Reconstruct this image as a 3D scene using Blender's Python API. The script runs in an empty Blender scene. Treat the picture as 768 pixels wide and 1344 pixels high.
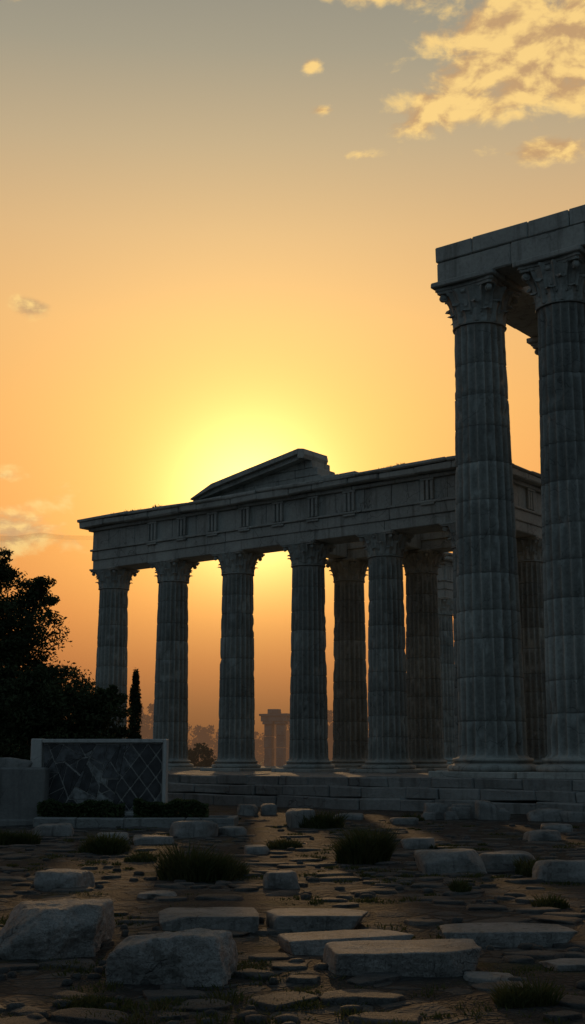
import bpy, bmesh, math, random
import numpy as np
from mathutils import Vector, Matrix, noise
random.seed(7); rng=np.random.default_rng(11)
scene=bpy.context.scene
D=math.radians

def lin(c):
    return tuple(((x/255)/12.92 if x/255<=0.04045 else ((x/255+0.055)/1.055)**2.4) for x in c)+(1.0,)

# ------------------------------------------------------------ node helpers
class NT:
    def __init__(s,tree): s.t=tree; s.n=tree.nodes; s.l=tree.links
    def new(s,typ,**kw):
        nd=s.n.new(typ)
        for k,v in kw.items(): setattr(nd,k,v)
        return nd
    def put(s,sock,v):
        if isinstance(v,bpy.types.NodeSocket): s.l.new(v,sock)
        else: sock.default_value=v
    def math(s,op,a,b=None,c=None,clamp=False):
        nd=s.new('ShaderNodeMath',operation=op,use_clamp=clamp)
        s.put(nd.inputs[0],a)
        if b is not None: s.put(nd.inputs[1],b)
        if c is not None: s.put(nd.inputs[2],c)
        return nd.outputs[0]
    def vmath(s,op,a,b=None):
        nd=s.new('ShaderNodeVectorMath',operation=op)
        s.put(nd.inputs[0],a)
        if b is not None: s.put(nd.inputs[1],b)
        return nd.outputs['Value'] if op in('LENGTH','DOT_PRODUCT') else nd.outputs[0]
    def mix(s,f,a,b,mode='MIX'):
        nd=s.new('ShaderNodeMix',data_type='RGBA',blend_type=mode)
        s.put(nd.inputs['Factor'],f); s.put(nd.inputs[6],a); s.put(nd.inputs[7],b)
        return nd.outputs[2]
    def ramp(s,f,stops,interp='LINEAR'):
        nd=s.new('ShaderNodeValToRGB'); cr=nd.color_ramp; cr.interpolation=interp
        while len(cr.elements)<len(stops): cr.elements.new(0.5)
        for i,(p,c) in enumerate(stops):
            cr.elements[i].position=p; cr.elements[i].color=c if len(c)==4 else tuple(c)+(1,)
        s.put(nd.inputs[0],f); return nd.outputs[0]
    def maprange(s,v,a,b,c=0.0,d=1.0,smooth=True):
        nd=s.new('ShaderNodeMapRange',interpolation_type='SMOOTHSTEP' if smooth else 'LINEAR')
        for i,x in enumerate((v,a,b,c,d)): s.put(nd.inputs[i],x)
        return nd.outputs[0]
    def noise(s,vec,scale,detail=4,rough=0.55,dist=0.0):
        nd=s.new('ShaderNodeTexNoise'); 
        s.put(nd.inputs['Vector'],vec); nd.inputs['Scale'].default_value=scale
        nd.inputs['Detail'].default_value=detail; nd.inputs['Roughness'].default_value=rough
        nd.inputs['Distortion'].default_value=dist
        return nd.outputs['Fac']

def g(v): return (v,v,v,1)

# ------------------------------------------------------------ world
SUN_EL=11.6; SUN_AZ=-1.9     # degrees, az measured from +Y towards +X
sd=Vector((math.sin(D(SUN_AZ))*math.cos(D(SUN_EL)),math.cos(D(SUN_AZ))*math.cos(D(SUN_EL)),math.sin(D(SUN_EL))))
w=bpy.data.worlds.new("World"); scene.world=w; w.use_nodes=True
t=NT(w.node_tree); t.n.clear()
tc=t.new('ShaderNodeTexCoord'); dirv=t.vmath('NORMALIZE',tc.outputs['Generated'])
sep=t.new('ShaderNodeSeparateXYZ'); t.l.new(dirv,sep.inputs[0])
el=t.math('MULTIPLY',t.math('ARCSINE',sep.outputs[2]),180/math.pi)
az=t.math('MULTIPLY',t.math('ARCTAN2',sep.outputs[0],sep.outputs[1]),180/math.pi)
elf=t.math('DIVIDE',el,90.0,clamp=True)
S=[(0,(104,62,42)),(2.0,(138,80,44)),(4,(180,100,46)),(6.5,(212,122,54)),(9,(224,138,66)),(12,(228,152,80)),(16,(230,166,94)),(20,(228,174,110)),
   (24,(212,173,124)),(28,(186,165,132)),(32,(158,151,132)),(38,(128,130,124)),(60,(80,94,104)),(90,(62,80,96))]
front=t.ramp(elf,[(a/90,lin(c)) for a,c in S])
back=t.ramp(elf,[(0,lin((88,100,108))),(0.15,lin((96,112,122))),(0.45,lin((92,110,122))),(1,lin((62,82,98)))])
hx=t.vmath('DOT_PRODUCT',dirv,tuple(Vector((sd.x,sd.y,0)).normalized()))
bf=t.maprange(hx,-0.2,0.8)
base=t.mix(bf,back,front)
ds=t.math('MAXIMUM',t.vmath('DOT_PRODUCT',dirv,tuple(sd)),0.0)
def glow(p,col,sc):
    v=t.math('MULTIPLY',t.math('POWER',ds,p),sc)
    return t.mix(1.0,col,v,'MULTIPLY')
up=t.maprange(el,1.5,10.0)     # haze layer near the horizon swallows the glow
def add(a,b): return t.mix(1.0,a,b,'ADD')
gl=add(glow(30.0,(1.0,0.64,0.15,1),0.28),add(glow(120.0,(1.0,0.68,0.08,1),0.40),glow(600.0,(1.0,0.85,0.32,1),1.1)))
gl=t.mix(1.0,gl,t.math('MULTIPLY_ADD',up,0.93,0.07),'MULTIPLY')
base=add(base,gl)
# clouds, in azimuth/elevation
comb=t.new('ShaderNodeCombineXYZ'); t.l.new(az,comb.inputs[0]); t.l.new(el,comb.inputs[1])
ae=comb.outputs[0]
blobs=[(13.0,31.4,8.5,4.2,1.55),(5.4,34.8,6.0,1.5,1.25),(8.2,29.2,4.8,1.3,1.35),(12.4,27.3,3.6,.8,1.05),(-12.6,20.4,1.7,.7,1.25),(-13.6,10.4,5.0,1.8,1.0),
       (-14.0,12.6,2.4,.6,1.0),(-14.3,33.8,1.8,.8,1.1),(0.9,31.3,.7,.5,.75),(1.6,29.5,1.0,.3,.7),(3.9,27.5,1.8,.35,.65),(24,26,8,3,1),(-30,24,8,2,1)]
m=None
for (a,e,ra,re,s) in blobs:
    d=t.vmath('MULTIPLY',t.vmath('SUBTRACT',ae,(a,e,0)),(1/ra,1/re,0))
    v=t.math('MULTIPLY',t.math('SUBTRACT',1.0,t.vmath('LENGTH',d)),s)
    m=v if m is None else t.math('MAXIMUM',m,v)
m=t.math('MAXIMUM',m,-0.6)
aes=t.vmath('MULTIPLY',ae,(0.62,1.05,1))
n1=t.noise(aes,0.66,7,0.57,0.25)
cd=t.math('ADD',t.math('MULTIPLY',m,0.36),n1)
cov=t.maprange(cd,0.57,0.82)
shade=t.maprange(t.math('SUBTRACT',n1,t.noise(t.vmath('ADD',aes,(0.14,-0.46,0)),0.66,5,0.57,0.25)),-0.14,0.10)
ccol=t.mix(shade,lin((196,156,110)),lin((253,212,132)))
cov=t.math('MULTIPLY',cov,0.93)
base=t.mix(cov,base,ccol)
bg=t.new('ShaderNodeBackground'); t.l.new(base,bg.inputs[0]); bg.inputs[1].default_value=1.0
sky=t.new('ShaderNodeTexSky',sky_type='NISHITA'); sky.sun_disc=False; sky.sun_elevation=D(SUN_EL); sky.sun_rotation=D(SUN_AZ)
sky.dust_density=3.0
bg2=t.new('ShaderNodeBackground'); t.l.new(sky.outputs[0],bg2.inputs[0]); bg2.inputs[1].default_value=0.0015
ad=t.new('ShaderNodeAddShader'); t.l.new(bg.outputs[0],ad.inputs[0]); t.l.new(bg2.outputs[0],ad.inputs[1])
wo=t.new('ShaderNodeOutputWorld'); t.l.new(ad.outputs[0],wo.inputs[0])

sl=bpy.data.lights.new("sun",'SUN'); sl.energy=0.9; sl.angle=D(1.0); sl.color=(1.0,0.60,0.27)
so=bpy.data.objects.new("sun",sl); scene.collection.objects.link(so)
so.rotation_euler=sd.to_track_quat('Z','Y').to_euler(); so.location=sd*100

# ------------------------------------------------------------ materials
def mat_stone(name,c1,c2,stain,scale=1.0,bump=0.5,coord='Object',cav=False):
    m=bpy.data.materials.new(name); m.use_nodes=True; t=NT(m.node_tree); b=t.n['Principled BSDF']
    tc=t.new('ShaderNodeTexCoord'); oi=t.new('ShaderNodeObjectInfo')
    off=t.vmath('MULTIPLY',t.vmath('ADD',(0,0,0),oi.outputs['Random']),(37,91,53))
    v=t.vmath('ADD',tc.outputs[coord],off)
    big=t.noise(v,0.55*scale,4,0.6); fine=t.noise(v,9*scale,5,0.65); 
    streak=t.noise(t.vmath('MULTIPLY',v,(3.2,3.2,0.28)),1.0*scale,4,0.6)
    col=t.mix(t.maprange(big,0.3,0.7),c1,c2)
    col=t.mix(t.math('MULTIPLY',t.maprange(streak,0.50,0.72),0.60),col,stain)
    col=t.mix(t.math('MULTIPLY',t.maprange(fine,0.35,0.75),0.35),col,stain)
    vor=t.new('ShaderNodeTexVoronoi',feature='DISTANCE_TO_EDGE'); t.l.new(t.vmath('ADD',v,t.vmath('MULTIPLY',big,(1.9,1.9,1.9))),vor.inputs['Vector']); vor.inputs['Scale'].default_value=0.9*scale
    crack=t.maprange(vor.outputs['Distance'],0.0,0.018,1,0)
    crack=t.math('MULTIPLY',crack,t.maprange(big,0.45,0.6))
    col=t.mix(t.math('MULTIPLY',crack,0.6),col,g(0.05))
    if cav:   # flute shade painted in with weathering dirt, dark joints (per-vertex attribute) and per-drum tone
        at=t.new('ShaderNodeAttribute'); at.attribute_name='shade_grime'
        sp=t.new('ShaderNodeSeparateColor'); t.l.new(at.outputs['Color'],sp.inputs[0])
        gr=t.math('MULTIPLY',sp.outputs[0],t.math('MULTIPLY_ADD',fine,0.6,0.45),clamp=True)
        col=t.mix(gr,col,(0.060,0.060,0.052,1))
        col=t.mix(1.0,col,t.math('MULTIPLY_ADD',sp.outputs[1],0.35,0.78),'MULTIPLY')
    t.l.new(col,b.inputs['Base Color']); b.inputs['Roughness'].default_value=0.82; b.inputs['Specular IOR Level'].default_value=0.3
    pit=t.maprange(t.noise(v,26*scale,2,0.6),0.30,0.48)
    h=t.math('ADD',t.math('ADD',t.math('MULTIPLY',fine,0.6),t.math('MULTIPLY',pit,0.35)),t.math('MULTIPLY',crack,-0.5))
    bp=t.new('ShaderNodeBump'); bp.inputs['Strength'].default_value=bump; bp.inputs['Distance'].default_value=0.06/scale**0.5
    t.l.new(h,bp.inputs['Height']); t.l.new(bp.outputs[0],b.inputs['Normal'])
    return m
CM=((0.40,0.415,0.385,1),(0.30,0.315,0.295,1),(0.13,0.13,0.115,1))
M_marble=mat_stone("weathered_marble",*CM,1.0,0.45)
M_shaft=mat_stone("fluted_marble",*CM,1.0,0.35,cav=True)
M_step=mat_stone("platform_limestone",(0.25,0.26,0.25,1),(0.17,0.175,0.17,1),(0.085,0.085,0.075,1),0.8,0.7)
M_rock=mat_stone("boulder_limestone",(0.28,0.275,0.26,1),(0.18,0.18,0.17,1),(0.07,0.07,0.063,1),3.0,1.0)
M_pave=mat_stone("flagstone",(0.095,0.095,0.090,1),(0.052,0.052,0.050,1),(0.028,0.028,0.025,1),3.0,0.9)
M_white=mat_stone("painted_concrete",(0.46,0.46,0.44,1),(0.38,0.38,0.36,1),(0.2,0.2,0.19,1),1.5,0.25)
M_ped=mat_stone("pedestal_stone",(0.20,0.20,0.19,1),(0.14,0.14,0.135,1),(0.07,0.07,0.065,1),1.5,0.5)

def mat_ground():
    m=bpy.data.materials.new("ground_gravel"); m.use_nodes=True; t=NT(m.node_tree); b=t.n['Principled BSDF']
    tc=t.new('ShaderNodeTexCoord'); v=tc.outputs['Object']
    vv=t.vmath('ADD',v,t.vmath('MULTIPLY',t.noise(v,1.3,3),(0.5,0.5,0)))
    def vor(scale,feat):
        n=t.new('ShaderNodeTexVoronoi',feature=feat); t.l.new(vv,n.inputs['Vector']); n.inputs['Scale'].default_value=scale; return n
    e1=vor(2.6,'DISTANCE_TO_EDGE').outputs['Distance']; c1=vor(2.6,'F1').outputs['Color']
    e2=vor(14.0,'DISTANCE_TO_EDGE').outputs['Distance']; c2=vor(14.0,'F1').outputs['Color']
    bw=t.new('ShaderNodeRGBToBW'); t.l.new(c1,bw.inputs[0]); bw2=t.new('ShaderNodeRGBToBW'); t.l.new(c2,bw2.inputs[0])
    sel=t.math('MULTIPLY',t.maprange(t.noise(v,0.35,4),0.36,0.52),t.maprange(bw.outputs[0],0.30,0.42))
    cob=t.math('MULTIPLY',t.maprange(e1,0.03,0.10),sel)
    peb=t.maprange(e2,0.04,0.25)
    dirt=t.mix(t.noise(v,0.8,6,0.65),(0.018,0.017,0.016,1),(0.038,0.036,0.033,1))
    dirt=t.mix(t.math('MULTIPLY',peb,bw2.outputs[0]),dirt,(0.054,0.053,0.050,1))
    grass=t.maprange(t.noise(v,0.5,6,0.7),0.53,0.63)
    dirt=t.mix(t.math('MULTIPLY',grass,0.75),dirt,(0.021,0.029,0.012,1))
    stone=t.mix(t.noise(v,5,5,0.6),(0.032,0.033,0.032,1),(0.092,0.093,0.090,1))
    col=t.mix(cob,dirt,stone); t.l.new(col,b.inputs['Base Color']); 
    b.inputs['Roughness'].default_value=0.9; b.inputs['Specular IOR Level'].default_value=0.12
    h=t.math('ADD',t.math('MULTIPLY',cob,0.9),t.math('ADD',t.math('MULTIPLY',peb,0.25),t.math('MULTIPLY',t.noise(v,22,4,0.65),0.4)))
    bp=t.new('ShaderNodeBump'); bp.inputs['Strength'].default_value=0.9; bp.inputs['Distance'].default_value=0.05
    t.l.new(h,bp.inputs['Height']); t.l.new(bp.outputs[0],b.inputs['Normal'])
    return m
def mat_leaf(name,c1,c2,haze=0.0,trans=0.25,hz=(0.135,0.068,0.036,1)):
    m=bpy.data.materials.new(name); m.use_nodes=True; t=NT(m.node_tree); b=t.n['Principled BSDF']
    tc=t.new('ShaderNodeTexCoord'); 
    col=t.mix(t.maprange(t.noise(tc.outputs['Object'],1.7,3),0.35,0.65),c1,c2)
    t.l.new(col,b.inputs['Base Color']); b.inputs['Roughness'].default_value=0.7; b.inputs['Specular IOR Level'].default_value=0.2
    out=t.n['Material Output']
    tr=t.new('ShaderNodeBsdfTranslucent'); t.l.new(col,tr.inputs[0])
    mx=t.new('ShaderNodeMixShader'); mx.inputs[0].default_value=trans
    t.l.new(b.outputs[0],mx.inputs[1]); t.l.new(tr.outputs[0],mx.inputs[2]); last=mx.outputs[0]
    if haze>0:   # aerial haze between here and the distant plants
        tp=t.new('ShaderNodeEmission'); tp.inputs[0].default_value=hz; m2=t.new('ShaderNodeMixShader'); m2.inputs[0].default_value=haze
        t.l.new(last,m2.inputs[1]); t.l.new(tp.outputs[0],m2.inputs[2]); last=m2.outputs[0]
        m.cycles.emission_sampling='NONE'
    t.l.new(last,out.inputs[0]); return m
def mat_plain(name,c,rough=0.8,haze=0.0,nscale=4.0,var=0.35,emi=None):
    m=bpy.data.materials.new(name); m.use_nodes=True; t=NT(m.node_tree); b=t.n['Principled BSDF']
    tc=t.new('ShaderNodeTexCoord'); n=t.noise(tc.outputs['Object'],nscale,5,0.6)
    c2=tuple(x*(1-var) for x in c[:3])+(1,)
    t.l.new(t.mix(t.maprange(n,.35,.65),c,c2),b.inputs['Base Color']); b.inputs['Roughness'].default_value=rough
    bp=t.new('ShaderNodeBump'); bp.inputs['Strength'].default_value=0.4; bp.inputs['Distance'].default_value=0.02
    t.l.new(n,bp.inputs['Height']); t.l.new(bp.outputs[0],b.inputs['Normal'])
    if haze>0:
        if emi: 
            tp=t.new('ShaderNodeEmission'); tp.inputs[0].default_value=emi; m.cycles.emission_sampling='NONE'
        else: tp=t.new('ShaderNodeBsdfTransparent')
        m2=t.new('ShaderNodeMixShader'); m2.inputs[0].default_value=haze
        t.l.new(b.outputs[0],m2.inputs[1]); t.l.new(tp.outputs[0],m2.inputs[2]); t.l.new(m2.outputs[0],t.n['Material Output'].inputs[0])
    return m
M_ground=mat_ground()
M_tree=mat_leaf("tree_leaves",(0.030,0.042,0.018,1),(0.05,0.068,0.028,1))
M_cyp=mat_leaf("cypress_leaves",(0.025,0.04,0.018,1),(0.04,0.06,0.026,1))
M_grass=mat_leaf("grass_blades",(0.040,0.057,0.018,1),(0.075,0.080,0.030,1),0,0.3)
M_hedge=mat_leaf("hedge_leaves",(0.035,0.055,0.02,1),(0.06,0.085,0.032,1))
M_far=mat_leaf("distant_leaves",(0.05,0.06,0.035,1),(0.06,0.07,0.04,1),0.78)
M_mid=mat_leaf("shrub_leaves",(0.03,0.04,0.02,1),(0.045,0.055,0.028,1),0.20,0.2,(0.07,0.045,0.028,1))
M_bark=mat_plain("bark",(0.07,0.055,0.04,1),0.9)
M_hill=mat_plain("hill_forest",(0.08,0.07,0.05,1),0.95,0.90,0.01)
M_tA=mat_plain("mosaic_slate",(0.045,0.048,0.052,1),0.55,0,5,0.6)
M_tB=mat_plain("mosaic_grey",(0.11,0.115,0.12,1),0.6,0,7,0.75)
M_tC=mat_plain("mosaic_pale",(0.26,0.27,0.265,1),0.6,0,6,0.75)

# ------------------------------------------------------------ object helpers
def link(o,parent=None):
    scene.collection.objects.link(o)
    if parent: o.parent=parent
    return o
def empty(name,loc,rz=0):
    e=bpy.data.objects.new(name,None); e.location=loc; e.rotation_euler=(0,0,rz); e.empty_display_size=0.5
    return link(e)
def mesh_obj(name,me,mat=None,parent=None,loc=(0,0,0),rot=(0,0,0)):
    if mat is not None and len(me.materials)==0: me.materials.append(mat)
    o=bpy.data.objects.new(name,me); o.location=loc; o.rotation_euler=rot
    return link(o,parent)
def bm_mesh(bm,name):
    bmesh.ops.recalc_face_normals(bm,faces=bm.faces); me=bpy.data.meshes.new(name); bm.to_mesh(me); bm.free(); return me
def np_mesh(name,verts,faces):
    me=bpy.data.meshes.new(name); n=len(faces); k=faces.shape[1]
    me.vertices.add(len(verts)); me.vertices.foreach_set('co',verts.astype(np.float32).ravel())
    me.loops.add(n*k); me.loops.foreach_set('vertex_index',faces.astype(np.int32).ravel())
    me.polygons.add(n); me.polygons.foreach_set('loop_start',np.arange(0,n*k,k,dtype=np.int32))
    me.polygons.foreach_set('loop_total',np.full(n,k,dtype=np.int32))
    me.update(calc_edges=True); me.validate(); return me

def block(bm,x0,x1,y0,y1,z0,z1,ch=0.02,jit=0.008,seg=0.45,rough=0.012):
    """masonry block: chamfered box, slightly worn"""
    r=bmesh.ops.create_cube(bm,size=1.0); vs=r['verts']
    for v in vs:
        v.co=Vector(((x0+x1)/2+v.co.x*(x1-x0),(y0+y1)/2+v.co.y*(y1-y0),(z0+z1)/2+v.co.z*(z1-z0)))
    es=list({e for v in vs for e in v.link_edges})
    r2=bmesh.ops.bevel(bm,geom=es,offset=ch*random.uniform(.6,1.6),segments=1,affect='EDGES',profile=0.5)
    dx,dy,dz=[random.uniform(-jit,jit) for _ in range(3)]
    nv={v for f in r2['faces'] for v in f.verts}
    for v in nv:
        n=noise.noise_vector(v.co*3.1)*rough*2
        v.co+=Vector((dx,dy,dz))+n
def course(bm,x0,x1,y0,y1,z0,z1,L,ax='x',gap=0.012,**k):
    a,b=(x0,x1) if ax=='x' else (y0,y1); n=max(1,round((b-a)/L)); cuts=[a]
    for i in range(1,n): cuts.append(a+(b-a)*(i+random.uniform(-.18,.18))/n)
    cuts.append(b)
    for i in range(n):
        p,q=cuts[i]+gap/2,cuts[i+1]-gap/2
        if ax=='x': block(bm,p,q,y0,y1,z0,z1,**k)
        else: block(bm,x0,x1,p,q,z0,z1,**k)

# ------------------------------------------------------------ columns
def column_meshes(tag,H,Rb,Rt,capH,aba,seed):
    baseH=0.55*Rb
    NF=20; us=[0,.07,.16,.30,.5,.70,.84,.93]; K=8; N=NF*K
    z0=baseH; z1=H-capH
    nd=max(5,round((z1-z0)/(1.05*Rb)))
    joints=[z0+(z1-z0)*(i+random.uniform(-.15,.15))/nd for i in range(1,nd)]
    zs=[z0,z0+0.05,z0+0.12]
    prev=z0+0.12
    for j in joints+[z1]:
        seg=max(2,int((j-0.03-prev)/0.20))
        for q in range(1,seg+1): zs.append(prev+(j-0.03-prev)*q/seg)
        if j!=z1: zs+= [j-0.010,j+0.010,j+0.03]; prev=j+0.03
    zs=sorted(zs); jset=joints
    tone=[random.random() for _ in range(nd+1)]
    V=[];G=[]
    for z in zs:
        tt=(z-z0)/(z1-z0); R=Rb+(Rt-Rb)*(tt**1.25)
        onj=any(abs(z-j)<0.0125 for j in jset)
        groove=0.022*Rb if onj else 0
        apo=0.07*Rb*max(0,1-(z-z0)/0.12)
        dn=sum(1 for j in jset if z>j)
        edge=min(abs(z-j) for j in jset)
        fade=min(1,(z-z0)/0.15)*min(1,(z1-z)/0.12)
        for i in range(N):
            u=us[i%K]; a=2*math.pi*(i//K+u)/NF
            fl=0 if u<0.05 else math.sin(math.pi*u)**0.45
            if u in(.07,.93): fl*=.5
            r=R*(1-0.115*fl*fade)-groove*(1-.4*fl)+apo
            p=Vector((math.cos(a)*r,math.sin(a)*r,z))
            nn=noise.noise(p*1.7+Vector((seed*9,dn*3.3,0)))*0.010+noise.noise(p*6+Vector((0,seed*5,0)))*0.010
            chip=noise.noise(p*2.6+Vector((seed,seed*3,7))); ch=0
            if chip>0.32: ch=(chip-0.32); nn-=ch*0.28*Rb*(1-.6*fl)
            if edge<0.035: nn-=max(0,noise.noise(p*4+Vector((3,1,seed))))*0.05
            s=(r+nn)/r; V.append((p.x*s,p.y*s,z))
            gr=0.74*(fl**1.5)*fade*(1-min(1,ch*6))  # flute shade put into the colour for contrast, lighter where chipped
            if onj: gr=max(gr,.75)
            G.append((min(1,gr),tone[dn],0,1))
    V=np.array(V); nr=len(zs); F=[]
    for k in range(nr-1):
        for i in range(N):
            j=(i+1)%N; F.append((k*N+i,k*N+j,(k+1)*N+j,(k+1)*N+i))
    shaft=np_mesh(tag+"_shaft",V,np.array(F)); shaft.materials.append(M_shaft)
    at=shaft.attributes.new('shade_grime','FLOAT_COLOR','POINT'); at.data.foreach_set('color',np.array(G,dtype=np.float32).ravel())
    bm=bmesh.new(); prof=[]
    h=baseH; pl=0.30*h
    for k in range(9): a=-math.pi/2+math.pi*k/8; prof.append((Rb*1.24+math.cos(a)*0.17*h,pl+0.17*h+math.sin(a)*0.17*h))
    prof.append((Rb*1.20,pl+0.36*h))
    for k in range(5): a=math.pi*k/4; prof.append((Rb*1.17-math.sin(a)*0.06*Rb,pl+0.38*h+0.12*h*k/4))
    for k in range(7): a=-math.pi/2+math.pi*k/6; prof.append((Rb*1.12+math.cos(a)*0.09*h,pl+0.51*h+0.09*h+math.sin(a)*0.09*h))
    prof.append((Rb*1.08,h+0.005)); prof.append((Rb*.8,h+0.01))
    n=56; rings=[]
    for (r,z) in prof:
        ring=[]
        for i in range(n):
            a=2*math.pi*i/n; p=Vector((math.cos(a)*r,math.sin(a)*r,z)); c=noise.noise(p*3+Vector((seed*4,0,0)))
            rr=r+c*0.02-max(0,c-0.3)*0.15; ring.append(bm.verts.new((math.cos(a)*rr,math.sin(a)*rr,z)))
        rings.append(ring)
    for a_,b_ in zip(rings,rings[1:]):
        for i in range(n): bm.faces.new((a_[i],a_[(i+1)%n],b_[(i+1)%n],b_[i]))
    pw=Rb*1.38; block(bm,-pw,pw,-pw,pw,-0.02,pl+0.01,ch=0.03)
    base=bm_mesh(bm,tag+"_base"); base.materials.append(M_marble)
    # corinthian capital
    bm=bmesh.new(); cz=H-capH; ab=0.14*capH; bh=capH-ab
    def bellr(u): return Rt*0.96+ (aba*0.5*0.98-Rt*0.96)*(u**2.2)
    n=48; rings=[]
    pr=[(Rt*.9,-0.02),(Rt*1.07,-0.005),(Rt*1.08,0.03),(Rt*1.0,0.05)]+[(bellr(k/8),0.05+(bh-0.05)*k/8) for k in range(9)]
    for (r,z) in pr:
        rings.append([bm.verts.new((math.cos(2*math.pi*i/n)*r,math.sin(2*math.pi*i/n)*r,cz+z)) for i in range(n)])
    for a_,b_ in zip(rings,rings[1:]):
        for i in range(n): bm.faces.new((a_[i],a_[(i+1)%n],b_[(i+1)%n],b_[i]))
    def leaf(a0,hh,zb,wd,out):
        rows=[]; NN=8
        for k in range(NN+1):
            u=k/NN; z=zb+hh*min(1,u*1.15)-(0.18*hh*max(0,u-0.8)/0.2)
            r=bellr(min(1,(z)/bh))+0.05*Rt+out*(max(0,u-0.40)/0.60)**2
            wv=wd*(0.75+0.5*math.sin(math.pi*min(1,u*0.9+0.1)))*(1-0.5*max(0,u-0.7)/0.3)
            wv*=1+0.28*(k%2)
            row=[]
            for q in (-1,-0.5,0,0.5,1):
                rr=r-0.12*Rt*abs(q)+(0.05*Rt if q==0 else 0); a=a0+q*wv*0.5/max(r,.1)
                row.append(bm.verts.new((math.cos(a)*rr,math.sin(a)*rr,cz+z)))
            rows.append(row)
        for r1,r2 in zip(rows,rows[1:]):
            for q in range(4): bm.faces.new((r1[q],r1[q+1],r2[q+1],r2[q]))
    for i in range(8):
        hj=random.uniform(.88,1.05)
        leaf(2*math.pi*i/8,bh*0.42*hj,0.05,Rt*0.66,Rt*0.24)
        leaf(2*math.pi*(i+.5)/8,bh*0.68*hj,0.08,Rt*0.62,Rt*0.22)
        leaf(2*math.pi*(i+.25)/8,bh*0.84*hj,bh*.3,Rt*0.26,Rt*0.10)
        leaf(2*math.pi*(i+.75)/8,bh*0.84*hj,bh*.3,Rt*0.26,Rt*0.10)
    for i in range(8):
        corner=(i%2==1); a=math.pi/4*i
        rc=(aba*0.5*1.12 if corner else aba*0.5*0.90); vr=capH*(0.09 if corner else 0.06)
        zc=cz+bh-vr*1.02
        wdt=capH*0.10
        c=Vector((math.cos(a)*rc,math.sin(a)*rc,zc)); rad=Vector((math.cos(a),math.sin(a),0)); tan=Vector((-math.sin(a),math.cos(a),0))
        mm=Matrix((( tan.x,rad.x,0,c.x),(tan.y,rad.y,0,c.y),(0,0,1,c.z),(0,0,0,1)))
        bmesh.ops.create_cone(bm,cap_ends=True,segments=14,radius1=vr,radius2=vr,depth=wdt,matrix=mm@Matrix.Rotation(math.pi/2,4,'Y'))
        bmesh.ops.create_cone(bm,cap_ends=True,segments=10,radius1=vr*.5,radius2=vr*.5,depth=wdt*1.5,matrix=mm@Matrix.Rotation(math.pi/2,4,'Y'))
        st=[]
        for k in range(6):
            u=k/5; z=cz+bh*(0.5+0.48*u); r=bellr(0.5)+0.04+(rc-bellr(0.5)-0.04)*(u**1.6)
            p=Vector((math.cos(a)*r,math.sin(a)*r,min(z,cz+bh-0.01))); st.append((bm.verts.new(p-tan*wdt*.4),bm.verts.new(p+tan*wdt*.4)))
        for p,q in zip(st,st[1:]): bm.faces.new((p[0],p[1],q[1],q[0]))
    pts=[]; hs=aba/2
    for sde in range(4):
        for k in range(-5,6):
            x=hs*0.93*k/5; y=-hs*(0.90+0.10*(abs(k)/5)**1.7)
            ca,sa=math.cos(sde*math.pi/2),math.sin(sde*math.pi/2); pts.append((x*ca-y*sa,x*sa+y*ca))
    def ringz(z,s): return [bm.verts.new((x*s,y*s,z)) for x,y in pts]
    R=[ringz(cz+bh,0.94),ringz(cz+bh+ab*.4,0.96),ringz(cz+bh+ab*.5,1.0),ringz(cz+capH,1.0)]
    m_=len(pts)
    for a_,b_ in zip(R,R[1:]):
        for i in range(m_): bm.faces.new((a_[i],a_[(i+1)%m_],b_[(i+1)%m_],b_[i]))
    bm.faces.new(R[-1]); bm.faces.new(R[0][::-1])
    for v in bm.verts: v.co+=noise.noise_vector(v.co*4+Vector((seed,0,0)))*0.018
    cap=bm_mesh(bm,tag+"_capital"); cap.materials.append(M_marble)
    return shaft,base,cap

def place_column(parent,ms,x,y,idx):
    e=bpy.data.objects.new("column_%d"%idx,None); e.location=(x,y,0); link(e,parent)
    q=random.choice([0,1,2,3])*math.pi/2
    for nm,me in zip(("shaft","base","capital"),ms):
        o=bpy.data.objects.new("column_%d_%s"%(idx,nm),me); o.rotation_euler=(0,0,q); link(o,e)

ANG=-D(37.9)
TOP=1.05
smallA=column_meshes("column_a",10.2,0.87,0.74,1.05,1.90,1)
smallB=column_meshes("column_b",10.2,0.87,0.74,1.05,1.90,2)
bigA=column_meshes("column_c",17.3,1.16,0.90,1.50,2.34,3)
bigB=column_meshes("column_d",17.3,1.16,0.90,1.50,2.34,4)

# ------------------------------------------------------------ main temple
T1=empty("ruined_temple",(7.4,50,TOP),ANG)
SP=4.23; EH=10.2
i=1
for k in range(6): place_column(T1,(smallA,smallB)[k%2],-SP*k,0,i); i+=1
for (x,y) in [(0,5.2),(-5.64,5.2),(-9.86,5.2),(-14.0,20.8),(-14.0,26.0),(-9.8,26.0)]:
    place_column(T1,(smallB,smallA)[i%2],x,y,i); i+=1

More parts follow.
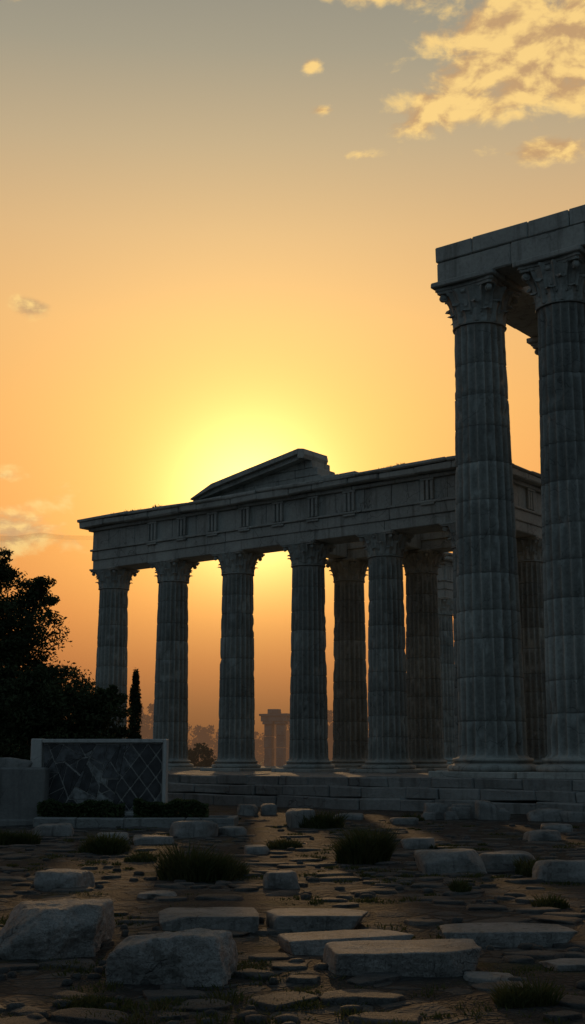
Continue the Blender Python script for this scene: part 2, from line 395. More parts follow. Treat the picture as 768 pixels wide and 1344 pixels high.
def entab(parent,name,x0,x1,y0,y1,ax,z=EH,cornice=True):
    bm=bmesh.new(); A1=.46; A2=.94; TN=1.05; FR=2.0; 
    o=0.06
    L=SP
    course(bm,x0+o,x1-o,y0+o,y1-o,z,z+A1,L,ax)
    course(bm,x0,x1,y0,y1,z+A1,z+A2,L,ax)
    course(bm,x0-.08,x1+.08,y0-.08,y1+.08,z+A2,z+TN,L*1.3,ax)
    course(bm,x0+.03,x1-.03,y0+.03,y1-.03,z+TN,z+FR,L/3,ax)
    def tri(cx,cy,nx,ny):
        wv=.66
        for k in range(3):
            c=(k-1)*wv/3
            if nx==0: 
                a,b=cx+c-.07,cx+c+.07; block(bm,a,b,min(cy,cy+ny*.13),max(cy,cy+ny*.13),z+TN+.01,z+FR-.1,ch=.02,rough=.005,jit=.002)
            else:
                a,b=cy+c-.07,cy+c+.07; block(bm,min(cx,cx+nx*.13),max(cx,cx+nx*.13),a,b,z+TN+.01,z+FR-.1,ch=.02,rough=.005,jit=.002)
        if nx==0: 
            block(bm,cx-wv/2,cx+wv/2,min(cy,cy+ny*.14),max(cy,cy+ny*.14),z+FR-.1,z+FR-.005,ch=.01,rough=.004,jit=.002)
            block(bm,cx-wv/2,cx+wv/2,min(cy,cy+ny*.13),max(cy,cy+ny*.13),z+A2-.09,z+A2-.01,ch=.01,rough=.004,jit=.002)
        else: 
            block(bm,min(cx,cx+nx*.14),max(cx,cx+nx*.14),cy-wv/2,cy+wv/2,z+FR-.1,z+FR-.005,ch=.01,rough=.004,jit=.002)
    if ax=='x':
        n=int(round((x1-x0)/(SP/2)))
        for k in range(n+1):
            cx=x0+.38+(x1-x0-.76)*k/n
            if random.random()<0.88: tri(cx,y0+.03,0,-1)
        if y1-y0<3:
            for k in range(n+1): tri(x0+.38+(x1-x0-.76)*k/n,y1-.03,0,1)
    else:
        n=int(round((y1-y0)/(SP/2)))
        for k in range(n+1):
            tri(x1-.03,y0+.38+(y1-y0-.76)*k/n,1,0)
    if cornice:
        course(bm,x0-.14,x1+.14,y0-.14,y1+.14,z+FR,z+FR+.16,L/2,ax)
        course(bm,x0-.50,x1+.50,y0-.50,y1+.50,z+FR+.16,z+FR+.46,L/2.4,ax,ch=.04,jit=.02,rough=.03)
        course(bm,x0-.58,x1+.58,y0-.58,y1+.58,z+FR+.46,z+FR+.62,L/2.1,ax,ch=.04,jit=.025,rough=.04)
    return mesh_obj(name,bm_mesh(bm,name),M_marble,parent)
HB=0.82
entab(T1,"front_entablature",-SP*5-.9,.9,-HB,HB,'x')
entab(T1,"side_entablature",-HB,.9-.003,HB+.003+.6,5.2+.9,'y')
entab(T1,"inner_entablature",-9.86-.9,-HB-.6,5.2-HB+.15,5.2+HB-.15,'x',cornice=False)
entab(T1,"rear_entablature",-14.9,-13.1,19.9,26.9,'y')
bm=bmesh.new()
for x in (-5.64,-9.9): block(bm,x-.45,x+.45,HB+.01,5.2-HB+.12,EH+.05,EH+.85)
mesh_obj("cross_beams",bm_mesh(bm,"cross_beams"),M_marble,T1)
# pediment remnant
bm=bmesh.new(); zt=EH+2.62
xa,xb=-14.6,-8.05; rise=1.16; th=.42
def prism(pts,y0,y1):
    a=[bm.verts.new((x,y0,z)) for x,z in pts]; b=[bm.verts.new((x,y1,z)) for x,z in pts]; n=len(pts)
    bm.faces.new(a); bm.faces.new(b[::-1])
    for i in range(n): bm.faces.new((a[i],b[i],b[(i+1)%n],a[(i+1)%n]))
sl_=rise/(xb-xa)
nseg=5
for k in range(nseg):
    p=xa+(xb-xa)*k/nseg+.01; q=xa+(xb-xa)*(k+1)/nseg
    zp=zt+sl_*(p-xa); zq=zt+sl_*(q-xa); j=random.uniform(-.02,.02)
    prism([(p,zp-.02),(q,zq-.02),(q,zq+th*.45),(p,zp+th*.45*(.2 if k==0 else 1))],-HB-.36+j,HB+.1)
    prism([(p,zp+th*.45*(.2 if k==0 else 1)+.003),(q,zq+th*.45+.003),(q,zq+th),(p,zp+th*(.25 if k==0 else 1))],-HB-.56+j,HB-.35)
prism([(xb+.01,zt+rise+.0),(xb+.34,zt+rise-.05),(xb+.42,zt+rise+.12),(xb+.36,zt+rise+.38),(xb+.01,zt+rise+th+.02)],-HB-.54,HB-.37)
for r in range(3):
    zb=zt+r*.39; 
    xs=xa+(zb+.39-zt)/sl_*0.98; xe=xb+(.85,.65,.35)[r]
    if xs<xe-.3: course(bm,xs,xe,-HB+.10,HB-.1,zb+.003,zb+.38,1.3,'x')
    prism([(xa+(zb-zt)/sl_+.1,zb+.004),(xs-.005,zb+.004),(xs-.005,zb+.37)],-HB+.11,HB-.1)
course(bm,xb+.97,xb+2.9,-HB-.1,HB,zt+.003,zt+.22,.9,'x')
me=bm_mesh(bm,"pediment"); mesh_obj("pediment_fragment",me,M_marble,T1)

# ------------------------------------------------------------ tall temple (right)
T2=empty("ruined_temple",(6.77,42,TOP),ANG)
i=1
PC=[(0,0),(3.3,0),(6.6,0),(9.9,0),(0,7.5),(9.9,7.5)]
for (x,y) in PC:
    place_column(T2,(bigA,bigB)[i%2],x,y,i); i+=1
bm=bmesh.new(); z=17.3; hb=1.10
for (x,y) in PC: block(bm,x-1.27,x+1.27,y-1.27,y+1.27,z+.002,z+.20,ch=.03)
z+=.203
course(bm,-hb,9.9+hb,-hb,hb,z,z+.80,3.3,'x',ch=.03,jit=.018,gap=.02)
course(bm,-hb-.03,9.9+hb+.03,-hb-.03,hb,z+.80,z+1.40,1.7,'x',ch=.03,jit=.018,gap=.02)
course(bm,-hb,hb,hb+.005,7.5+hb,z,z+.80,3.3,'y')
course(bm,-hb-.03,hb,hb+.005,7.5+hb,z+.80,z+1.38,1.7,'y')
course(bm,9.9-hb,9.9+hb,hb+.005,7.5+hb,z,z+.80,3.3,'y')
course(bm,9.9-hb,9.9+hb,hb+.005,7.5+hb,z+.80,z+1.38,1.7,'y')
mesh_obj("architrave",bm_mesh(bm,"architrave"),M_marble,T2)

# ------------------------------------------------------------ stepped platform
ST=empty("stone_platform",(6.77,42,0),ANG)
bm=bmesh.new()
for k,(zb,ztp) in enumerate([(-.1,.35),(.353,.70),(.703,1.05)]):
    off=1.85+.42*(2-k)
    course(bm,-30-off,16+off,-off,-off+1.4,zb,ztp,1.6,'x',gap=.015,ch=.03,jit=.02,rough=.03)
    course(bm,-30-off,-30-off+1.4,-off+1.41,36,zb,ztp,2.2,'y',gap=.015,ch=.03,jit=.02,rough=.03)
mesh_obj("steps",bm_mesh(bm,"steps"),M_step,ST)
bm=bmesh.new()
y=-.44
while y<36:
    course(bm,-30.3,17.5,y,y+1.19,.4,1.05,1.5,'x',gap=.012,ch=.015,jit=.006,rough=.01); y+=1.2
mesh_obj("paved_floor",bm_mesh(bm,"paved_floor"),M_step,ST)

# ------------------------------------------------------------ ground sheet
def axis(lo,hi,near0,near1,step,gr=1.13):
    a=list(np.arange(near0,near1,step)); s=step; x=near1
    while x<hi: a.append(x); s*=gr; x+=s
    a.append(hi); s=step; x=near0-step; l=[]
    while x>lo: l.append(x); s*=gr; x-=s
    l.append(lo); return np.array(sorted(l)+a)
xs=axis(-5000,5000,-8,8,0.12); ys=axis(-400,7000,6,26,0.12)
V=np.zeros((len(ys),len(xs),3))
for a,yy in enumerate(ys):
    for b,xx in enumerate(xs):
        p=Vector((xx,yy,0)); zz=0
        if abs(xx)<60 and yy<60: zz=noise.noise(p*.5)*.05+noise.noise(p*2.3)*.022+noise.noise(p*6)*.010
        V[a,b]=(xx,yy,zz-.01)
ny,nx=len(ys),len(xs); idx=np.arange(ny*nx).reshape(ny,nx)
F=np.stack([idx[:-1,:-1],idx[:-1,1:],idx[1:,1:],idx[1:,:-1]],-1).reshape(-1,4)
me=np_mesh("ground",V.reshape(-1,3),F); me.polygons.foreach_set('use_smooth',[True]*len(me.polygons)); mesh_obj("ground",me,M_ground)

# ------------------------------------------------------------ rocks
def ico(n):
    bm=bmesh.new(); bmesh.ops.create_icosphere(bm,subdivisions=n,radius=1); bm.verts.ensure_lookup_table()
    v=np.array([x.co[:] for x in bm.verts]); f=np.array([[q.index for q in x.verts] for x in bm.faces]); bm.free(); return v,f
ICO={n:ico(n) for n in (2,3,4,5,6)}
def rock_data(wd,dp,ht,seed,sub=5,p=16,ncut=9,cut=(.92,1.25),rough=.05,tilt=.09,side=0,sr=(.98,1.18)):
    r=np.random.default_rng(seed); v,f=ICO[sub]
    planes=[(np.array(n),1.0) for n in ((1,0,0),(-1,0,0),(0,1,0),(0,-1,0),(0,0,1),(0,0,-1))]
    pl=[]
    for n,h in planes:
        n=n+r.normal(0,tilt,3)*(0.4 if n[2]!=0 else 1); n/=np.linalg.norm(n); pl.append((n,h))
    for _ in range(ncut):
        n=r.normal(0,1,3); n[2]=abs(n[2])*.8; n/=np.linalg.norm(n); pl.append((n,r.uniform(*cut)))
    for _ in range(side):
        a=r.uniform(0,6.283); n=np.array([math.cos(a),math.sin(a),r.uniform(-.15,.2)]); n/=np.linalg.norm(n); pl.append((n,r.uniform(*sr)))
    acc=np.zeros(len(v))
    for n,h in pl: acc+=np.maximum(v@n/h,0)**p
    rad=acc**(-1/p); P=v*rad[:,None]
    P=P*np.array([wd/2,dp/2,ht/2*1.25])
    out=np.empty_like(P); o=Vector((seed*3.7,seed*1.3,0))
    s=min(wd,dp)
    for i_,q in enumerate(P):
        q=Vector(q); d=Vector(v[i_])
        rg_=1-abs(noise.noise(q*(3.5/s)+o*2))*2
        a=noise.noise(q*(2.2/s)+o)*rough*s+rg_*rough*.4*s+noise.noise(q*(8/s)+o)*rough*.4*s+noise.noise(q*(22/s)+o)*rough*.22*s
        q=q+Vector((d.x,d.y,d.z*min(1,ht/s*1.2)))*a; out[i_]=q
    out[:,2]+=ht/2*.75
    return out,f
def rock(name,x0,x1,yf,dp,ht,seed,rz=0.0,mat=None,sub=5,**k):
    wd=x1-x0; v,f=rock_data(wd,dp,ht,seed,sub,**k)
    me=np_mesh(name,v,f); me.polygons.foreach_set('use_smooth',[True]*len(me.polygons))
    return mesh_obj(name,me,mat or M_rock,None,((x0+x1)/2,yf+dp/2,-0.02),(0,0,rz))
RK=[(-2.74,-1.80,11.6,.95,.42,5,.1),(-1.43,-.52,10.30,.70,.36,44,-.12)]
SL=[(-1.42,-.40,13.4,.75,.15,7,.05),(-.26,.72,13.4,.75,.15,8,-.06),(-.10,.98,11.9,.65,.13,9,.38),(.30,1.55,10.55,.75,.22,10,.10),(1.52,2.64,12.4,.65,.13,21,-.06)]
MD=[(2.0,2.96,19.6,.9,.32,12,.1),(3.0,3.95,20.1,.9,.26,13,-.1),(3.55,4.5,18.3,.8,.28,14,0),(-3.5,-2.85,17.2,.7,.24,15,-.2),(-.40,.05,17.5,.5,.21,16,.2),
    (-2.75,-1.7,28,.9,.34,17,.1),(-1.70,-1.05,28.7,.8,.18,18,0),(-3.3,-2.5,25.9,.8,.16,19,.1),(-.1,.5,31.5,.9,.45,20,.3),(-1.7,-1.1,38.4,.7,.3,22,0),(-1.0,-.5,39.0,.7,.3,24,0),
    (2.2,2.85,25,.6,.18,23,0),(7.4,8.2,34.6,.7,.26,25,0),(6.6,7.7,34.8,.8,.32,26,.1),(-5.9,-5.0,28.3,.7,.26,27,0),(1.4,1.8,10.3,.34,.06,28,0),(2.2,2.7,11.0,.4,.06,29,.2),
    (1.2,2.0,35.5,.6,.18,30,0),(-4.3,-3.6,27.4,.5,.14,31,0),(2.6,3.3,33,.6,.18,32,0),(5.1,5.8,27,.6,.2,33,0),(-.9,-.45,23.6,.5,.13,34,.2),(-2.0,-1.5,16.2,.45,.08,35,0),(6.0,6.7,30,.6,.18,36,0)]
for a in RK: rock("boulder",*a,rough=.075,ncut=6,p=24,sub=6,side=2)
for a in SL: rock("stone_slab",*a,ncut=2,cut=(1.25,1.4),p=34,rough=.034,tilt=.09,sub=6,side=3,sr=(1.12,1.3))
for a in MD: rock("fallen_stone",*a,sub=5 if a[2]<21 else 4,p=20,ncut=6,cut=(1.0,1.3),side=4,rough=.05)
RP=[(4.2,36.4,.8,.42),(4.8,36.0,.7,.32),(5.5,35.5,.6,.5),(5.0,36.4,.8,.4),(5.9,35.6,.5,.3),(4.5,35.6,.4,.22),(3.9,35.8,.4,.18)]
vv=[];ff=[];o=0
for k,(x,y,s,h) in enumerate(RP):
    v,f=rock_data(s,s*.8,h,60+k,4,p=20,side=3); v[:,0]+=x; v[:,1]+=y; vv.append(v); ff.append(f+o); o+=len(v)
me=np_mesh("rubble",np.vstack(vv),np.vstack(ff)); mesh_obj("rubble_pile",me,M_rock)
# flat embedded flagstones and a few loose stones (one mass)
vv=[];ff=[];o=0; placed=[]
rs=np.random.default_rng(5); tries=0
while len(placed)<800 and tries<30000:
    tries+=1
    y=8+ (rs.random()**1.35)*30; x=rs.uniform(-.30,.30)*y*1.15+rs.uniform(-2,2)
    if y+.777*x>37: continue
    d=noise.noise(Vector((x*.35,y*.35,2)))
    if d<.0 and rs.random()<.8: continue
    s=rs.uniform(.03,.08)*(1+y/22) if rs.random()<.45 else rs.uniform(.13,.34)*(1+y/60)
    if any(abs(x-a)<(s+c)*.72 and abs(y-b)<(s+c)*.50 for a,b,c in placed): continue
    placed.append((x,y,s)); ht=rs.uniform(.045,.065)
    big=s>.12 and y<22
    v,f=rock_data(s*rs.uniform(1.2,1.9),s,ht,200+len(placed),5 if (big and y<11) else 4 if (big and y<16) else 3 if big else 2,ncut=2,p=20,rough=.06,side=5)
    a=rs.uniform(-.8,.8); c_,s_=math.cos(a),math.sin(a); v=v@np.array([[c_,s_,0],[-s_,c_,0],[0,0,1]])
    v[:,0]+=x; v[:,1]+=y; v[:,2]-=ht*(.58 if s>.12 else .3)
    v[:,2]+=noise.noise(Vector((x,y,0))*.5)*.05; vv.append(v); ff.append(f+o); o+=len(v)
me=np_mesh("loose_stones",np.vstack(vv),np.vstack(ff)); me.polygons.foreach_set('use_smooth',[True]*len(me.polygons)); mesh_obj("loose_stones",me,M_pave)

# ------------------------------------------------------------ grass
def blades(cx,cy,cz,r,h,n,rg,wd=.012):
    a=rg.uniform(0,2*np.pi,n); q=np.sqrt(rg.random(n))*r
    bx=cx+np.cos(a)*q; by=cy+np.sin(a)*q; hh=h*(1-.55*(q/r)**2)*rg.uniform(.45,1.15,n)
    la=a+rg.normal(0,.9,n); ln=hh*rg.uniform(.15,.8,n); pa=rg.uniform(0,2*np.pi,n); px=np.cos(pa)*wd; py=np.sin(pa)*wd
    P=np.zeros((n,6,3)); z0=np.full(n,cz)
    for k,(u,wk) in enumerate(((0,1),(.55,.8),(1,.12))):
        X=bx+np.cos(la)*ln*u**1.8; Y=by+np.sin(la)*ln*u**1.8; Z=z0+hh*(u-.12*u*u)
        P[:,2*k]=np.stack([X-px*wk,Y-py*wk,Z],1); P[:,2*k+1]=np.stack([X+px*wk,Y+py*wk,Z],1)
    i0=np.arange(n)[:,None]*6
    F=np.concatenate([i0+np.array([[0,1,3,2]]),i0+np.array([[2,3,5,4]])]); return P.reshape(-1,3),F
TU=[(1.33,21.8,.55,.68,3000),(-1.35,19.0,.66,.56,3400),(-3.5,23.6,.5,.42,1700),(-5.7,25.4,.5,.55,1500),(.7,31.6,.45,.55,1300),(1.75,9.45,.24,.22,1000),
    (-.40,11.1,.4,.10,1300),(2.25,17.0,.2,.24,500),(3.6,19.4,.35,.34,900),(-.05,25,.4,.24,700),(-1.6,9.6,.35,.08,900),(3.1,15.3,.3,.20,700),(-2.6,22,.3,.2,500),(.3,36.0,.4,.3,500),(3.3,35.0,.4,.28,500),(-3.0,13.6,.4,.08,600),(.1,9.6,.3,.06,500)]
for (x,y,r,h,n) in TU:
    vs=[];fs=[];o=0
    nc=5 if r>.3 else 3
    for q in range(nc):
        dx,dy=rng.normal(0,r*.36,2); 
        v,f=blades(x+dx,y+dy,-.02,r*rng.uniform(.4,.7),h*rng.uniform(.6,1.1),n//nc,rng,wd=.004+.0004*y); vs.append(v); fs.append(f+o); o+=len(v)
    mesh_obj("grass_tuft",np_mesh("grass_tuft",np.vstack(vs),np.vstack(fs)),M_grass)
vs=[];fs=[];o=0
for k in range(1100):
    y=8+rng.random()**1.4*28; x=rng.uniform(-.32,.32)*y+rng.uniform(-1,1)
    if y+.777*x>37.5 or noise.noise(Vector((x*.45,y*.45,9)))<.02: continue
    v,f=blades(x,y,-.02,rng.uniform(.08,.3),rng.uniform(.03,.09),55,rng,wd=.003+.0004*y); vs.append(v); fs.append(f+o); o+=len(v)
mesh_obj("ground_grass",np_mesh("ground_grass",np.vstack(vs),np.vstack(fs)),M_grass)
vs=[];fs=[];o=0
for k in range(46):
    x=-rng.uniform(1.0,4.9) if k<32 else -rng.uniform(17,20.5); 
    v,f=blades(x,-HB-.1+rng.uniform(-.2,.5),EH+2.6,.25,rng.uniform(.12,.26),60,rng,wd=.02); vs.append(v); fs.append(f+o); o+=len(v)
mesh_obj("roof_grass",np_mesh("roof_grass",np.vstack(vs),np.vstack(fs)),M_grass,T1)

# ------------------------------------------------------------ foliage
def leaves(centers,radii,counts,size,rg,flat=0.75):
    C=[]
    for c,r,n in zip(centers,radii,counts):
        d=rg.normal(0,1,(n,3)); d/=np.linalg.norm(d,axis=1)[:,None]
        rad=rg.random(n)**.45; C.append(np.array(c)+d*rad[:,None]*np.array(r))
    P=np.vstack(C); n=len(P)
    a=rg.normal(0,1,(n,3)); a/=np.linalg.norm(a,axis=1)[:,None]; b=np.cross(a,rg.normal(0,1,(n,3))); b/=np.linalg.norm(b,axis=1)[:,None]
    s=size*rg.uniform(.5,1.3,n)[:,None]
    V=np.stack([P-a*s,P-b*s*.42,P+a*s,P+b*s*.42],1).reshape(-1,3); F=np.arange(4*n).reshape(n,4); return V,F
def limb(bm,pts,r0,r1,seg=8):
    rings=[]
    for k,p in enumerate(pts):
        p=Vector(p); d=(Vector(pts[min(k+1,len(pts)-1)])-Vector(pts[max(k-1,0)])).normalized(); q=d.to_track_quat('Z','Y'); r=r0+(r1-r0)*k/(len(pts)-1)
        rings.append([bm.verts.new(p+q@Vector((math.cos(2*math.pi*i/seg)*r,math.sin(2*math.pi*i/seg)*r,0))) for i in range(seg)])
    for a,b in zip(rings,rings[1:]):
        for i in range(seg): bm.faces.new((a[i],a[(i+1)%seg],b[(i+1)%seg],b[i]))
def tree(name,loc,H,lobes,nclump,perclump,size,seed,mat,trunk=.25):
    e=empty(name,loc); rg=np.random.default_rng(seed); cs=[];rd=[];ct=[]
    bm=bmesh.new(); limb(bm,[(0,0,-.1),(.08,0,H*.18),(-.05,.05,H*.4),(.1,0,H*.72)],trunk,trunk*.35)
    for (c,r,wt) in lobes:
        c=np.array(c); r=np.array(r)
        limb(bm,[(0,0,H*.16),tuple(c*.45+np.array([0,0,H*.08])),tuple(c*.8),tuple(c)],trunk*.5,.05,6)
        for k in range(int(nclump*wt)):
            d=rg.normal(0,1,3); d/=np.linalg.norm(d); p=c+d*r*rg.random()**.33
            cs.append(p); q=rg.uniform(.22,.5)*min(1.0,r.min()/1.2); rd.append((q*1.25,q*1.25,q*.75)); ct.append(int(perclump*rg.uniform(.5,1.3)))
            if k%5==0: limb(bm,[tuple(c*.8),tuple((c+p)/2+rg.normal(0,.1,3)),tuple(p)],.05,.015,5)
    mesh_obj("trunk_and_limbs",bm_mesh(bm,"trunk"),M_bark,e)
    V,F=leaves(cs,rd,ct,size,rg); mesh_obj("crown",np_mesh("crown",V,F),mat,e); return e
tree("olive_tree",(-10.4,41.5,0),9,[((-.4,0,7.0),(1.7,1.6,1.7),1),((.9,0,5.9),(1.6,1.6,1.3),.9),((-1.8,0,5.2),(1.8,1.6,1.6),.8),((1.2,-.2,4.1),(1.5,1.5,1.2),.8),((-.2,0,8.2),(1.0,1.0,.8),.35),((-.5,-.3,3.2),(2.3,1.8,1.6),1.1),((1.7,0,7.2),(.7,.7,.6),.2)],150,85,.075,3,M_tree)
tree("olive_tree",(-7.8,40.2,0),5,[((0,0,3.3),(1.6,1.5,1.3),1),((1.3,0,2.7),(1.1,1.2,1.3),.7),((-1.3,0,2.7),(1.4,1.3,1.4),.9),((.2,-.3,1.5),(2.1,1.4,1.3),1.2),((-.6,0,4.2),(.8,.8,.5),.25),((1.9,0,3.5),(.55,.5,.5),.15)],150,85,.075,4,M_tree,.16)
tree("olive_tree",(-15.0,43,0),8,[((0,0,5),(2.6,2,2.2),1.4),((-1,0,3),(2.5,2,2),1.2)],110,60,.10,5,M_tree)
e=empty("cypress_tree",(-5.55,43.5,0)); rg=np.random.default_rng(8); bm=bmesh.new(); limb(bm,[(0,0,-.1),(.02,0,2),(0,0,4.2)],.09,.03); mesh_obj("trunk",bm_mesh(bm,"t"),M_bark,e)
cs=[];rd=[];ct=[]
for k in range(150):
    u=rg.random(); z_=.3+u*4.3; R_=.30*math.sin(math.pi*min(1,(u*.93+.12)))**.6; a=rg.uniform(0,6.28)
    cs.append((math.cos(a)*R_*.6,math.sin(a)*R_*.6,z_)); rd.append((.12,.12,.24)); ct.append(60)
V,F=leaves(cs,rd,ct,.06,rg); mesh_obj("crown",np_mesh("crown",V,F),M_cyp,e)
# distant tree belt + shrubs behind the temple
rg=np.random.default_rng(21); cs=[];rd=[];ct=[]
for k in range(420):
    x=rg.uniform(-80,100); y=rg.uniform(140,190); h=rg.uniform(3.0,7.5)*(1+.45*noise.noise(Vector((x*.07,0,0)))); 
    for q in range(4):
        u=q/3; cs.append((x+rg.normal(0,.6),y+rg.normal(0,.6),.6+h*u*.9)); R_=rg.uniform(1.4,2.2)*(1-.6*u); rd.append((R_,R_,R_*.9)); ct.append(90)
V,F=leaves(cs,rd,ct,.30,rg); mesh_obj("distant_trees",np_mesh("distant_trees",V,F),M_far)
def shrub(x,y,wd,h,seed,mat=M_mid):
    rg=np.random.default_rng(seed); cs=[];rd=[];ct=[]
    for k in range(150):
        dx=rg.uniform(-.5,.5); top=h*(1-1.6*dx*dx)*(.85+.3*noise.noise(Vector((dx*6+seed,0,0))))
        u=rg.random(); cs.append((x+dx*wd,y+rg.normal(0,wd*.15),top*u)); R_=rg.uniform(.25,.5); rd.append((R_,R_,R_*.7)); ct.append(70)
    V,F=leaves(cs,rd,ct,.10,rg); mesh_obj("shrub",np_mesh("shrub",V,F),mat)
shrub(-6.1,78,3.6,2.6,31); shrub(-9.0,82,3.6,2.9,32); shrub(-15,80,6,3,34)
# hill
xsN=160; V=[];
def hel(a):
    pts=[(-90,5),(-40,7.5),(-20,9.0),(-11,9.8),(-6,9.6),(0,9.3),(6,9.5),(15,9.0),(30,7),(60,5),(90,4)]
    for (a0,e0),(a1,e1) in zip(pts,pts[1:]):
        if a<=a1: u=(a-a0)/(a1-a0); u=u*u*(3-2*u); return e0+(e1-e0)*u
    return 4
RWS=12
for r in range(RWS):
    for k in range(xsN):
        a=-90+180*k/(xsN-1); dist=1500+900*r/(RWS-1); u=r/(RWS-1)
        e_=hel(a)+noise.noise(Vector((a*.16,0,1)))*.35+noise.noise(Vector((a*.9,0,5)))*.12
        z_=math.tan(D(e_))*2400*(math.sin(u*math.pi/2)**1.2)*(1+.1*(1-u)*noise.noise(Vector((a*.3,r*.5,0))))-5*(1-u)
        V.append((math.sin(D(a))*dist,math.cos(D(a))*dist,z_))
idx=np.arange(RWS*xsN).reshape(RWS,xsN); F=np.stack([idx[:-1,:-1],idx[:-1,1:],idx[1:,1:],idx[1:,:-1]],-1).reshape(-1,4)
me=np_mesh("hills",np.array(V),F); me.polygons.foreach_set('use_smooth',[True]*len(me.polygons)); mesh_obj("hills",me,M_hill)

# ------------------------------------------------------------ small distant ruin
R1=empty("ruined_gateway",(-1.15,82,0),-D(20))
bm=bmesh.new()
for x in (-.42,.42):
    z_=0
    for k in range(5): block(bm,x-.26,x+.26,-.26,.26,z_+.003,z_+.74,ch=.03,jit=.02); z_+=.75
    block(bm,x-.36,x+.36,-.36,.36,z_,z_+.18,ch=.03)
block(bm,-.9,.9,-.36,.36,3.935,4.3); block(bm,-1.0,1.0,-.45,.45,4.303,4.45); 
block(bm,-.45,.3,-.3,.3,4.453,4.75)
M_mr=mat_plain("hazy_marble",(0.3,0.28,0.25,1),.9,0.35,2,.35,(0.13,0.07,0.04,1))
mesh_obj("pillars_and_lintel",bm_mesh(bm,"gateway"),M_mr,R1)

# ------------------------------------------------------------ display wall with mosaic, hedge, plinth
P=empty("mosaic_wall",(-5.22,33.6,0),-D(4))
bm=bmesh.new(); W=1.85; HT=2.22
block(bm,-W,-W+.30,-.16,.22,-.05,HT,ch=.015,rough=.004); block(bm,W-.09,W,-.16,.22,-.05,HT,ch=.015,rough=.004)
block(bm,-W+.302,W-.092,-.15,.21,HT-.10,HT-.003,ch=.01,rough=.003); block(bm,-W+.302,W-.092,-.14,.20,-.05,.30,ch=.01,rough=.003)
block(bm,-W+.31,W-.10,-.02,.15,.302,HT-.102,ch=.005,rough=.001)
mesh_obj("frame",bm_mesh(bm,"frame"),M_white,P)
rm=random.Random(12)
def cutp(poly,c,n):
    A=[];B=[]
    for p,q in zip(poly,poly[1:]+poly[:1]):
        dp=(p[0]-c[0])*n[0]+(p[1]-c[1])*n[1]; dq=(q[0]-c[0])*n[0]+(q[1]-c[1])*n[1]
        (A if dp>=0 else B).append(p)
        if dp*dq<0:
            u=dp/(dp-dq); m_=(p[0]+(q[0]-p[0])*u,p[1]+(q[1]-p[1])*u); A.append(m_); B.append(m_)
    return [s for s in (A,B) if len(s)>=3]
def parea(poly): return abs(sum(a[0]*b[1]-b[0]*a[1] for a,b in zip(poly,poly[1:]+poly[:1])))/2
def split(poly,depth):
    if depth==0 or parea(poly)<rm.choice([.04,.08,.2]): return [poly]
    cx=sum(p[0] for p in poly)/len(poly); cy=sum(p[1] for p in poly)/len(poly)
    a=rm.choice([D(28),D(-32),D(60),D(-58),D(80),D(5)])+rm.uniform(-.15,.15); n=(-math.sin(a),math.cos(a)); off=rm.uniform(-.10,.10)
    out=[]
    for s in cutp(poly,(cx+n[0]*off,cy+n[1]*off),n): out+=split(s,depth-1)
    return out
x0,x1,z0_,z1_=-W+.34,W-.13,.33,HT-.13
xm=.62
left=[(x0,z0_),(xm-.25,z0_),(xm+.12,z1_),(x0,z1_)]; right=[(xm-.25,z0_),(x1,z0_),(x1,z1_),(xm+.12,z1_)]
polys=split(left,6)
rp=[right]
for ang in (D(52),D(-52)):
    n=(-math.sin(ang),math.cos(ang))
    for k in range(-5,6):
        c=(1.1+n[0]*k*.36,1.2+n[1]*k*.36); nx_=[]
        for q in rp: nx_+=cutp(q,c,n)
        rp=nx_
polys+=rp
bm=bmesh.new()
for pl in polys:
    if parea(pl)<.004: continue
    cx=sum(p[0] for p in pl)/len(pl); cy=sum(p[1] for p in pl)/len(pl)
    pts=[]
    for (x,z_) in pl:
        d=math.hypot(x-cx,z_-cy)+1e-6; s=max(.3,(d-.028)/d); pts.append((cx+(x-cx)*s,cy+(z_-cy)*s))
    yf=-.055-rm.uniform(0,.01)
    a=[bm.verts.new((x,yf,z_)) for x,z_ in pts]; b=[bm.verts.new((x,-.018,z_)) for x,z_ in pts]
    mi=rm.choice([0,1,1,2,2]) if -.55<cx<.35 else rm.choice([0,0,0,1])
    f=bm.faces.new(a); f.material_index=mi
    for i_ in range(len(a)):
        f=bm.faces.new((a[i_],a[(i_+1)%len(a)],b[(i_+1)%len(a)],b[i_])); f.material_index=mi
me=bm_mesh(bm,"mosaic"); me.materials.append(M_tA); me.materials.append(M_tB); me.materials.append(M_tC)
mesh_obj("mosaic_panel",me,None,P)
K=empty("stone_planter",(-4.0,32.4,0),-D(2))
bm=bmesh.new()
course(bm,-2.6,2.55,-.55,-.25,-.05,.22,1.3,'x',ch=.02); course(bm,-2.6,2.55,.75,.95,-.05,.22,1.3,'x',ch=.02)
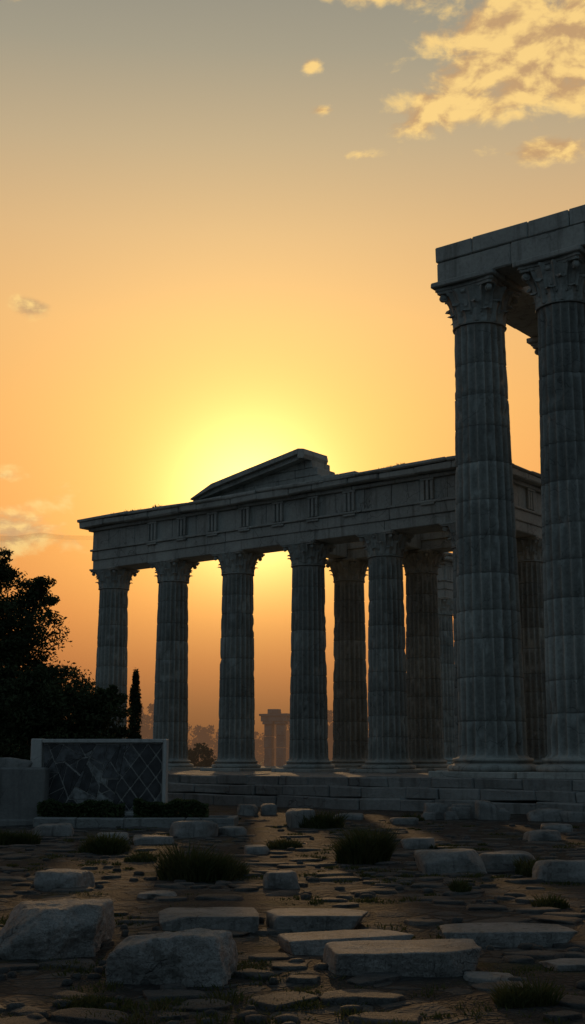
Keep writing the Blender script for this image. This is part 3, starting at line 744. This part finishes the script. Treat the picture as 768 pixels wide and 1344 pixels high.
block(bm,-2.6,-2.35,-.245,.745,-.05,.22); block(bm,2.3,2.55,-.245,.745,-.05,.22); block(bm,-2.34,2.29,-.24,.74,-.05,.15,ch=.005)
mesh_obj("kerb",bm_mesh(bm,"kerb"),M_step,K)
rg=np.random.default_rng(77)
def hedge(x0,x1,y0,y1,h,loc):
    n=9000; Pp=np.stack([rg.uniform(x0,x1,n),rg.uniform(y0,y1,n),.05+h*rg.random(n)**.6],1)
    Pp[:,2]*=1+.10*np.sin(Pp[:,0]*5)+.05*np.sin(Pp[:,0]*13)
    a=rg.normal(0,1,(n,3)); a/=np.linalg.norm(a,axis=1)[:,None]; b=np.cross(a,rg.normal(0,1,(n,3))); b/=np.linalg.norm(b,axis=1)[:,None]; s=.045*rg.uniform(.5,1.3,n)[:,None]
    V=np.stack([Pp-a*s,Pp-b*s*.5,Pp+a*s,Pp+b*s*.5],1).reshape(-1,3); mesh_obj("hedge",np_mesh("hedge",V,np.arange(4*n).reshape(n,4)),M_hedge,None,loc)
hedge(-1.15,1.05,0,.55,.42,(-5.45,32.4,.1)); hedge(-.95,.95,0,.5,.45,(-3.15,32.3,.1))
Q=empty("stone_pedestal",(-7.75,33.2,0),D(3))
bm=bmesh.new(); block(bm,-1.25,1.22,-.5,.7,-.05,1.46,ch=.03,rough=.01); block(bm,-1.3,1.27,-.56,.76,-.05,.16,ch=.03)
mesh_obj("block",bm_mesh(bm,"block"),M_ped,Q)
v,f=rock_data(1.25,.6,.26,91,4); mesh_obj("broken_stone",np_mesh("broken",v,f),M_rock,Q,(.15,0,1.45))

# ------------------------------------------------------------ camera
cam=bpy.data.cameras.new("camera"); co=bpy.data.objects.new("camera",cam); scene.collection.objects.link(co)
cam.sensor_fit='VERTICAL'; cam.sensor_height=36; cam.sensor_width=36; cam.lens=42.86; cam.clip_end=20000; cam.clip_start=.1
co.location=(0,0,1.8); co.rotation_euler=(D(90+11.25),0,0); scene.camera=co
scene.view_settings.view_transform='Standard'; scene.view_settings.look='None'; scene.view_settings.exposure=0
